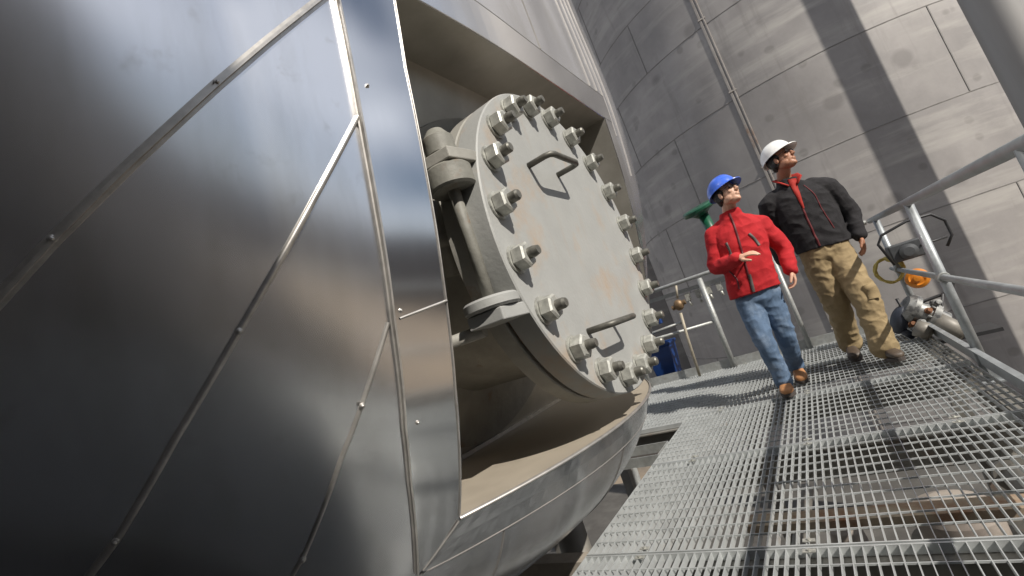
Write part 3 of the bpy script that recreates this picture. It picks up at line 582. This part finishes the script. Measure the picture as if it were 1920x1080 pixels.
# ------------------------------------------------------------------ people
def remeshed(mb, name, m, parent, voxel=.006, smooth=3, folds=None, bevel=0):
    """close overlapping lofts into one continuous skin, smooth it, then push in cloth folds"""
    me = mb.mesh(name+'_raw'); o = bpy.data.objects.new(name, me); COL.objects.link(o)
    r = o.modifiers.new('r', 'REMESH'); r.mode = 'VOXEL'; r.voxel_size = voxel
    if smooth: s = o.modifiers.new('s', 'SMOOTH'); s.iterations = smooth; s.factor = .5
    bpy.context.view_layer.update(); dg = bpy.context.evaluated_depsgraph_get()
    me2 = bpy.data.meshes.new_from_object(o.evaluated_get(dg)); o.modifiers.clear(); o.data = me2; me2.name = name; bpy.data.meshes.remove(me)
    if folds:
        me2.update(); nn = [v.normal.copy() for v in me2.vertices]
        for v, n in zip(me2.vertices, nn): v.co += n*folds(v.co)
    me2.polygons.foreach_set('use_smooth', [True]*len(me2.polygons)); me2.materials.clear(); me2.materials.append(m); me2.update()
    if parent is not None: o.parent = parent; o.matrix_parent_inverse = Matrix.Translation(-Vector(parent_loc(parent)))
    return o
def loft(mb, secs, n=22, p=2.3):
    """secs: (centre, half-width vector, half-depth vector)"""
    rows = []
    for c, a, b_ in secs:
        c, a, b_ = Vector(c), Vector(a), Vector(b_); r = []
        for k in range(n):
            t = 2*PI*k/n; ct, st = math.cos(t), math.sin(t)
            r.append(c+a*math.copysign(abs(ct)**(2/p), ct)+b_*math.copysign(abs(st)**(2/p), st))
        rows.append(r)
    mb.grid(rows, True, True); o = len(mb.v)-n*len(rows)
    mb.f += [tuple(o+k for k in range(n))[::-1], tuple(o+n*(len(rows)-1)+k for k in range(n))]; mb.sm += [True, True]
def catm(pts, m=5):
    out = []; n = len(pts); P = [np.array(p, float) for p in pts]
    for i in range(n-1):
        p0 = P[max(i-1, 0)]; p1 = P[i]; p2 = P[i+1]; p3 = P[min(i+2, n-1)]
        for k in range(m):
            t = k/m; out.append(.5*((2*p1)+(-p0+p2)*t+(2*p0-5*p1+4*p2-p3)*t*t+(-p0+3*p1-3*p2+p3)*t**3))
    out.append(P[-1]); return out
def limb(mb, pts, rs, n=16):
    q = catm([(*p, r) for p, r in zip(pts, rs)]); mb.tube([tuple(x[:3]) for x in q], [float(x[3]) for x in q], n)
    mb.ell(pts[0], (rs[0],)*3, None, 14, 10); mb.ell(pts[-1], (rs[-1],)*3, None, 14, 10)
def frame(az, el, roll=0):
    """columns: left, forward, up of a head or a foot"""
    a, e = math.radians(az), math.radians(el); F = Vector((math.sin(a)*math.cos(e), math.cos(a)*math.cos(e), math.sin(e)))
    S_ = F.cross(Vector((0, 0, 1))).normalized(); U = S_.cross(F).normalized()      # S_ points to the person's right
    R = Matrix((S_, F, U)).transposed()
    return R @ Matrix.Rotation(math.radians(roll), 3, 'Y')
def head_mesh(mb, c, R, k=1.0):
    E_ = lambda p, r, n1=16, n2=12: mb.ell(Vector(c)+R @ (Vector(p)*k), tuple(x*k for x in r), R, n1, n2)
    E_((0, -.012, .045), (.074, .092, .080), 24, 16)            # skull
    E_((0, .022, -.012), (.062, .066, .085), 24, 16)            # face
    E_((0, .040, -.072), (.040, .040, .036)); E_((0, .062, -.088), (.022, .020, .018))   # jaw, chin
    for s in (-1, 1):
        E_((s*.045, .010, -.050), (.022, .045, .034)); E_((s*.036, .062, -.012), (.022, .018, .020))   # jaw angle, cheek
        E_((s*.030, .080, .034), (.024, .010, .009)); E_((s*.079, -.004, -.002), (.009, .017, .030))  # brow, ear
    mb.tube([Vector(c)+R @ (Vector(p)*k) for p in ((0, .080, .028), (0, .096, .004), (0, .106, -.020), (0, .094, -.030))], [.008*k, .010*k, .013*k, .008*k], 10)
    for s in (-1, 1): E_((s*.010, .094, -.022), (.009, .011, .008))
    E_((0, .080, -.050), (.022, .014, .006)); E_((0, .078, -.060), (.019, .013, .007))   # lips
def hand(mb, wrist, d, nrm, side, curl=.5, k=1.0, spread=1.0):
    """palm and five fingers; d fingers' direction, nrm out of the back of the hand, side towards the thumb"""
    wv = Vector(wrist); d = Vector(d).normalized(); nrm = Vector(nrm); nrm = (nrm-d*nrm.dot(d)).normalized(); s_ = Vector(side); s_ = (s_-d*s_.dot(d)-nrm*s_.dot(nrm)).normalized()
    R = Matrix((s_, d, nrm)).transposed()
    mb.ell(wv+d*.050*k, (.041*k, .055*k, .017*k), R, 16, 12); limb(mb, [wv-d*.05*k, wv, wv+d*.03*k], [.027*k, .025*k, .026*k], 12)
    for i, (o, L) in enumerate(((.030, .072), (.010, .082), (-.011, .076), (-.030, .060))):
        p = wv+d*.088*k+s_*o*k; dd = (d+s_*o*1.2*spread).normalized(); pts = [p-dd*.03*k, p]; a = 0
        for j, fr in enumerate((.42, .33, .25)):
            a += curl*(.55+.12*i)*(1, 1.1, .8)[j]; q = dd*math.cos(a)-nrm*math.sin(a); p = p+q*L*fr*k; pts.append(p.copy())
        mb.tube(pts, [.0105*k, .0102*k, .0094*k, .0086*k, .0075*k], 10); mb.ell(pts[-1], (.0075*k,)*3, None, 8, 6)
    p = wv+d*.028*k+s_*.030*k; q = (d*.65+s_*.65-nrm*.35).normalized(); q2 = (d*.9+s_*.18-nrm*.45).normalized()
    pts = [p-s_*.012*k, p+q*.032*k, p+q*.032*k+q2*.034*k, p+q*.032*k+q2*.058*k]; mb.tube(pts, [.015*k, .0135*k, .0115*k, .009*k], 10); mb.ell(pts[-1], (.009*k,)*3, None, 8, 6)
def boot(name, parent, toe, heel, ank, m, sole_m, k=1.0):
    toe, heel, ank = Vector(toe), Vector(heel), Vector(ank); d = (toe-heel).normalized(); s_ = d.cross(Vector((0, 0, 1))).normalized(); u = s_.cross(d).normalized(); L = (toe-heel).length
    mb = MB(); P = lambda t, h: heel+d*(L*t)+u*h
    secs = []
    for t, w_, h in ((0, .028, .050), (.06, .036, .085), (.25, .038, .10), (.45, .040, .082), (.62, .047, .066), (.78, .050, .056), (.90, .044, .048), (.97, .032, .038), (1.0, .018, .026)):
        secs.append((P(t, .012+h/2), s_*w_*k, u*(h/2)))
    loft(mb, secs, 18, 2.6); limb(mb, [P(.17, .07), P(.16, .11), ank+Vector((0, 0, .05))], [.043*k, .046*k, .052*k], 16)
    o = remeshed(mb, name, m, parent, .006, 3)
    sb = MB(); n = 26; ring = []
    for i in range(n):
        a = 2*PI*i/n; t = .5-.515*math.cos(a); hw = (.041 if t < .4 else .041+.014*math.sin((t-.4)/.6*PI))*abs(math.sin(a))**.6; ring.append((t, math.copysign(hw, math.sin(a))))
    sb.grid([[P(t, h)+s_*y for t, y in ring] for h in (-.012, .016)], False, True); sb.f += [tuple(range(n))[::-1], tuple(range(n, 2*n))]; sb.sm += [False, False]
    sb.build('sole', sole_m, o, .003)
    return o
def helmet(name, parent, c, R, m, label=None, k=1.0, band=None):
    mb = MB(); rows = []; n = 48; c = Vector(c)
    rx, ry, rz = .112*k, .134*k, .130*k
    for j in range(0, 15):
        t = (PI/2)*(j/14)*.985+.02; r = []
        for i in range(n):
            a = 2*PI*i/n; rid = .006*math.exp(-(math.sin(t)*math.cos(a)/.16)**2)*(math.sin(a) > -2); r.append(c+R @ Vector((math.cos(a)*math.sin(t)*rx, math.sin(a)*math.sin(t)*ry, math.cos(t)*rz+rid*k*math.cos(t)**.3)))
        rows.append(r)
    def ring(sx, z):
        r = []
        for i in range(n):
            a = 2*PI*i/n; f = max(0, math.sin(a)); ext = sx*(.006+.040*f**2.4); r.append(c+R @ Vector((math.cos(a)*(rx+ext*.7), math.sin(a)*(ry+ext), z-sx*.012*f)))
        return r
    rows += [ring(.4, -.004), ring(1, -.010), ring(1, -.015), ring(.3, -.014), [c+R @ Vector((math.cos(2*PI*i/n)*rx*.95, math.sin(2*PI*i/n)*ry*.95, -.006)) for i in range(n)], [c+R @ Vector((math.cos(2*PI*i/n)*rx*.7, math.sin(2*PI*i/n)*ry*.7, .06)) for i in range(n)], [c+R @ Vector((math.cos(2*PI*i/n)*.002, math.sin(2*PI*i/n)*.002, .09)) for i in range(n)]]
    mb.grid(rows, True, True); o = mb.build(name, m, parent)
    e = o.modifiers.new('e', 'EDGE_SPLIT'); e.split_angle = math.radians(50)
    return o
def hair(parent, c, R, m, k=1.0):
    mb = MB(); E_ = lambda p, r: mb.ell(Vector(c)+R @ (Vector(p)*k), tuple(x*k for x in r), R, 24, 16)
    E_((0, -.030, .040), (.082, .086, .078)); E_((0, -.062, -.015), (.060, .042, .050))
    for s in (-1, 1): E_((s*.066, .004, .030), (.014, .024, .030)); E_((s*.062, -.04, -.002), (.022, .035, .045))
    return remeshed(mb, 'hair', m, parent, .005, 2, lambda p: .004*noise.noise(p*60))
def glasses(parent, c, R, k=1.0, dark=False):
    mb = MB(); Q = lambda x, y, z: Vector(c)+R @ (Vector((x, y, z))*k)
    for s in (-1, 1):
        mb.tube([Q(s*.033+.021*math.cos(t)*1.1, .098-.006*abs(math.cos(t)), .020+.015*math.sin(t)) for t in np.linspace(0, 2*PI, 18)], .0022, 6); mb.tube([Q(s*.055, .094, .024), Q(s*.078, .03, .020), Q(s*.080, -.005, .014)], .0022, 6)
    mb.tube([Q(-.012, .100, .024), Q(.012, .100, .024)], .0022, 6); fr = mb.build('glasses', DARKM, parent)
    lm = mat('clear_lens', (.25, .27, .28), .08, 0, var=.02, coat=.4); lm.node_tree.nodes['Principled BSDF'].inputs['Alpha'].default_value = .35
    for s in (-1, 1):
        mb = MB(); mb.add([Q(s*.033+.021*math.cos(t)*1.1, .098-.006*abs(math.cos(t)), .020+.015*math.sin(t)) for t in np.linspace(0, 2*PI, 18)[:-1]], [tuple(range(17))]); mb.build('lens', lm, fr)
def eyes(parent, c, R, k=1.0):
    for s in (-1, 1):
        mb = MB(); mb.ell(Vector(c)+R @ (Vector((s*.030, .075, .016))*k), (.013*k, .009*k, .006*k), R, 12, 8); mb.build('eye', mat('eye_dark', (.03, .02, .018), .25, 0), parent)
def decal(target, pts, dirn, wd, name, m, parent, th=.004):
    """thin raised strip (zip, pocket, seam) laid on a garment along pts, found by casting rays along dirn"""
    me = target.data; bvh = BVHTree.FromPolygons([v.co for v in me.vertices], [p.vertices for p in me.polygons]); dirn = Vector(dirn).normalized()
    P = catm(pts, 8); hits = []
    for p in P:
        p = Vector(p); h, n, _, _ = bvh.ray_cast(p-dirn*.6, dirn)
        if h is not None: hits.append((h, n))
    if len(hits) < 3: return
    rows = []
    for i, (h, n) in enumerate(hits):
        t = (hits[min(i+1, len(hits)-1)][0]-hits[max(i-1, 0)][0]).normalized(); s_ = t.cross(-dirn).normalized(); w_ = wd[0]+(wd[1]-wd[0])*i/(len(hits)-1) if isinstance(wd, tuple) else wd
        r = []
        for u, v in ((-.5, -.6), (-.5, 1), (0, 1.25), (.5, 1), (.5, -.6)):
            q = h+s_*w_*u; hh, nn, _, _ = bvh.ray_cast(q-dirn*.3, dirn); q = hh if hh is not None and (hh-q).length < .05 else q; r.append(q-dirn*th*v)
        rows.append(r)
    mb = MB(); mb.grid(rows, True); return mb.build(name, m, parent)
def folds(amp, sc=7, vert=.5, seed=0.):
    def f(p):
        q = Vector((p.x*sc+seed, p.y*sc, p.z*sc*vert+seed)); a = noise.noise(q); b_ = 1-abs(noise.noise(Vector((p.x*sc*1.6, p.y*sc*1.6+seed, p.z*sc*2.2)))) *2
        c_ = 1-abs(noise.noise(Vector((p.x*sc*.9+p.z*sc*1.5, p.y*sc+seed, p.z*sc*.9-p.x*sc*1.2))))*2.6
        return amp*(.5*a+.18*b_*b_+.42*c_+.08*noise.noise(q*3.2))-amp*.25
    return f
RED = mat('red_shell_fabric', (.42, .010, .015), .88, 0, var=.10, scale=9, bump=.15, bscale=90)
REDD = mat('dark_red_zip', (.10, .006, .010), .6, 0, var=.2)
DENIM = mat('blue_denim', (.085, .135, .215), .85, 0, var=.22, scale=11, col2=(.19, .25, .34), lo=.50, hi=.72, bump=.2, bscale=160)
KHAKI = mat('khaki_cotton', (.27, .20, .105), .88, 0, var=.12, scale=9, bump=.2, bscale=120)
BLACK = mat('black_fleece', (.013, .012, .014), .9, 0, var=.2, scale=20, bump=.3, bscale=140)
SHIRT = mat('scarlet_shirt', (.34, .018, .010), .8, 0, var=.1, scale=20)
SKIN = mat('light_skin', (.56, .33, .23), .5, 0, var=.07, scale=14)
SKIN2 = mat('tanned_skin', (.36, .17, .10), .5, 0, var=.08, scale=14)
BOOTM = mat('tan_boot_leather', (.36, .17, .07), .6, 0, var=.15, scale=18)
BOOTD = mat('dark_brown_leather', (.07, .05, .035), .55, 0, var=.2, scale=18)
SOLE = mat('boot_sole', (.05, .04, .035), .8, 0, var=.2)
HAIRD = mat('black_hair', (.012, .009, .008), .55, 0, var=.3, scale=60)

def person(D):
    ro = empty('person', (*D['foot'], 0), D['label'], 'person', None)
    B = D['body']; X = Vector(B['side']).normalized(); F = Vector(B['front']).normalized()          # towards the person's left, and forward
    HR = frame(*D['face']); hc = Vector(D['head']); k = D.get('k', 1)
    # --- skin: one continuous body
    mb = MB(); head_mesh(mb, hc, HR, k)
    nk = Vector(D['neck']); limb(mb, [nk-Vector((0, 0, .08)), nk, hc+HR @ Vector((0, -.018, -.03))], [.058*k, .054*k, .052*k], 18)
    T = D['torso']
    loft(mb, [(c, X*(a-.035), F*(b_-.035)) for c, a, b_ in T[1:]], 18)
    for s in ('L', 'R'):
        A = D['arm'+s]; limb(mb, [A['sh'], A['el'], A['wr']], [.046*k, .036*k, .027*k], 12); hand(mb, A['wr'], A['d'], A['n'], A['s'], A['curl'], k, A.get('spread', 1))
        L = D['leg'+s]; limb(mb, [L['hip'], L['kn'], L['an']], [.065, .045, .034], 12); limb(mb, [L['an'], Vector(L['toe'])*.6+Vector(L['heel'])*.4+Vector((0, 0, .04))], [.034, .028], 10)
    body = remeshed(mb, 'body', D['skin'], ro, .0045, 2)
    eyes(ro, hc, HR, k); hair(ro, hc, HR, HAIRD, k)
    if D.get('glasses'): glasses(ro, hc, HR, k)
    helmet(D['hatname'], ro, hc+HR @ Vector((0, -.010, .062*k)), HR, D['hat'], k=D.get('hk', 1)*k)
    # --- trousers
    mb = MB(); hp = (Vector(D['legL']['hip'])+Vector(D['legR']['hip']))/2; W = D['hipw']
    loft(mb, [(hp+Vector((0, 0, .16)), X*W[0], F*W[1]*.9), (hp+Vector((0, 0, .06)), X*W[0]*1.02, F*W[1]), (hp+Vector((0, 0, -.03)), X*W[0]*.98, F*W[1]*.98), (hp+Vector((0, 0, -.10)), X*W[0]*.72, F*W[1]*.7)], 22)
    for s in ('L', 'R'):
        L = D['leg'+s]; q = D['legr']; an = Vector(L['an']); kn = Vector(L['kn']); hi = Vector(L['hip'])
        limb(mb, [hi, hi.lerp(kn, .45), kn, kn.lerp(an, .5), an+Vector((0, 0, .02))], list(q), 18)
        limb(mb, [an+Vector((0, 0, .06)), an+Vector((0, 0, -.005))], [q[4], q[4]*1.12], 16)
    tr_ = remeshed(mb, 'trousers', D['tmat'], ro, .0065, 3, folds(D['tfold'], 8, 1.2, D['seed']))
    # --- jacket
    mb = MB(); loft(mb, [(c, X*a, F*b_) for c, a, b_ in T], 28, 2.35)
    for s in ('L', 'R'):
        A = D['arm'+s]; sh, el, wr = Vector(A['sh']), Vector(A['el']), Vector(A['wr']); q = D['armr']
        cuff = wr.lerp(el, .06); limb(mb, [sh, sh.lerp(el, .5), el, el.lerp(cuff, .55), cuff], list(q), 18)
        cen = Vector(T[2][0]); limb(mb, [sh.lerp(cen, .45)+Vector((0, 0, .012)), sh], [q[0]*.95, q[0]], 16)
    jk = remeshed(mb, 'jacket', D['jmat'], ro, .0065, 3, folds(D['jfold'], 7, .8, D['seed']))
    for s in ('L', 'R'):
        L = D['leg'+s]; boot('boot', ro, L['toe'], L['heel'], L['an'], D['bmat'], SOLE)
    return ro, jk, tr_

# the man in red, walking towards the camera
V = Vector
SX, FX = V((.98, .16, 0)), V((.16, -.98, 0))
ra = dict(
 foot=(-.45, 4.25), label='person in red jacket, blue hard hat and jeans, one hand raised, walking', skin=SKIN, k=1.0, glasses=True, seed=1.7,
 head=(-.335, 4.165, 1.648), neck=(-.378, 4.215, 1.505), face=(122, 20, -6), hat=mat('blue_helmet', (.045, .13, .62), .28, 0, var=.04, coat=.4), hatname='hard_hat', hk=.98,
 body=dict(side=SX, front=FX),
 torso=[(V((-.374, 4.20, 1.530)), .078, .082), (V((-.378, 4.215, 1.475)), .088, .088), (V((-.378, 4.22, 1.425)), .155, .098), (V((-.375, 4.215, 1.36)), .192, .118), (V((-.385, 4.205, 1.22)), .192, .128), (V((-.405, 4.20, 1.06)), .186, .128), (V((-.420, 4.205, .94)), .192, .132), (V((-.428, 4.21, .835)), .196, .136)],
 armR=dict(sh=(-.545, 4.20, 1.385), el=(-.615, 4.15, 1.125), wr=(-.425, 3.985, 1.128), d=(.93, -.30, .10), n=(.1, -.35, .9), s=(-.2, -.8, .3), curl=.42, spread=1.5),
 armL=dict(sh=(-.205, 4.27, 1.340), el=(-.125, 4.31, 1.095), wr=(-.135, 4.22, .912), d=(.02, -.20, -1), n=(.95, .1, 0), s=(0, -1, 0), curl=.75),
 armr=(.076, .070, .066, .058, .053),
 legR=dict(hip=(-.500, 4.20, .80), kn=(-.488, 4.10, .455), an=(-.475, 4.15, .12), toe=(-.465, 3.99, .030), heel=(-.478, 4.245, .022)),
 legL=dict(hip=(-.345, 4.23, .80), kn=(-.345, 4.24, .455), an=(-.385, 4.49, .15), toe=(-.370, 4.355, .022), heel=(-.388, 4.585, .075)),
 hipw=(.165, .118), legr=(.098, .092, .076, .068, .062), tmat=DENIM, tfold=.011, jmat=RED, jfold=.014, bmat=BOOTM)
p1, jk1, _ = person(ra)
ZIPM = mat('grey_zip_tape', (.10, .085, .08), .5, .2)
decal(jk1, [(-.372, 3.9, 1.50), (-.372, 3.9, 1.36), (-.385, 3.9, 1.20), (-.405, 3.9, 1.02), (-.425, 3.9, .86)], (0, 1, 0), .016, 'zip', REDD, jk1)
decal(jk1, [(-.402, 3.9, .985), (-.412, 3.9, .90), (-.420, 3.9, .845)], (0, 1, 0), .022, 'zip_flap', ZIPM, jk1, .006)
decal(jk1, [(-.47, 3.9, 1.285), (-.468, 3.9, 1.22), (-.47, 3.9, 1.175)], (0, 1, 0), .018, 'chest_pocket', ZIPM, jk1)
decal(jk1, [(-.295, 3.9, 1.290), (-.275, 3.9, 1.24), (-.26, 3.9, 1.175)], (0, 1, 0), .020, 'chest_pocket', ZIPM, jk1)
decal(jk1, [(-.53, 3.9, 1.06), (-.50, 3.9, .98), (-.51, 3.9, .90)], (0, 1, 0), .012, 'side_pocket', REDD, jk1)

# the man in black, mid-stride
SX2, FX2 = V((.95, .30, -.06)), V((.30, -.95, 0))
rb_ = dict(
 foot=(.1, 4.72), label='person in white hard hat, black jacket over red shirt and khaki trousers, striding', skin=SKIN2, k=1.04, glasses=True, seed=8.3,
 head=(.118, 4.715, 1.822), neck=(.078, 4.77, 1.67), face=(118, 20, -6), hat=mat('white_helmet', (.78, .78, .76), .3, 0, var=.03, coat=.4), hatname='hard_hat', hk=1.0,
 body=dict(side=SX2, front=FX2),
 torso=[(V((.085, 4.765, 1.660)), .080, .085), (V((.088, 4.775, 1.615)), .100, .095), (V((.100, 4.785, 1.565)), .185, .112), (V((.115, 4.785, 1.48)), .232, .138), (V((.122, 4.785, 1.33)), .236, .150), (V((.128, 4.785, 1.18)), .222, .152), (V((.135, 4.785, 1.08)), .212, .150), (V((.140, 4.785, 1.00)), .205, .145)],
 armR=dict(sh=(-.105, 4.72, 1.50), el=(-.175, 4.78, 1.22), wr=(-.185, 4.86, 1.00), d=(.15, -.3, -.9), n=(-.9, -.2, 0), s=(0, -1, -.2), curl=.6),
 armL=dict(sh=(.345, 4.84, 1.465), el=(.418, 4.88, 1.20), wr=(.402, 4.80, .995), d=(-.05, -.12, -1), n=(.9, .2, 0), s=(-.1, -1, 0), curl=.40),
 armr=(.088, .080, .072, .062, .056),
 legR=dict(hip=(.058, 4.76, .95), kn=(.060, 4.75, .53), an=(.040, 4.95, .145), toe=(.035, 4.76, .020), heel=(.025, 5.00, .065)),
 legL=dict(hip=(.215, 4.81, .95), kn=(.250, 4.62, .53), an=(.232, 4.54, .125), toe=(.285, 4.34, .045), heel=(.225, 4.60, .018)),
 hipw=(.185, .135), legr=(.112, .110, .098, .090, .086), tmat=KHAKI, tfold=.016, jmat=BLACK, jfold=.013, bmat=BOOTD)
p2, jk2, tr2 = person(rb_)
d2 = (-.30, .95, 0)
decal(jk2, [(.205, 4.45, 1.640), (.190, 4.45, 1.56), (.180, 4.45, 1.47), (.175, 4.45, 1.36)], d2, (.070, .012), 'shirt', SHIRT, jk2, .006)
DR = mat('dark_red_piping', (.12, .012, .015), .7, 0)
decal(jk2, [(.170, 4.45, 1.37), (.168, 4.45, 1.25), (.170, 4.45, 1.12), (.172, 4.45, 1.02)], d2, .014, 'zip', DR, jk2)
decal(jk2, [(.262, 4.45, 1.55), (.30, 4.45, 1.44), (.305, 4.45, 1.30), (.33, 4.45, 1.12)], d2, .007, 'piping', DR, jk2)
for s_ in (-1, 1):
    mb = MB(); c_ = V((.088, 4.765, 1.635)); q = [c_+SX2*(s_*.03)+FX2*.10+V((0, 0, -.05)), c_+SX2*(s_*.075)+FX2*.075+V((0, 0, .0)), c_+SX2*(s_*.085)+FX2*.0+V((0, 0, .035)), c_-FX2*.075+V((0, 0, .05))]
    mb.tube(q, [(.007, .022), (.008, .028), (.008, .030), (.007, .028)], 10); mb.build('shirt_collar', SHIRT, jk2)
decal(tr2, [(.30, 4.2, .62), (.31, 4.2, .56), (.305, 4.2, .50)], (0, 1, 0), .08, 'cargo_pocket', KHAKI, tr2, .012)
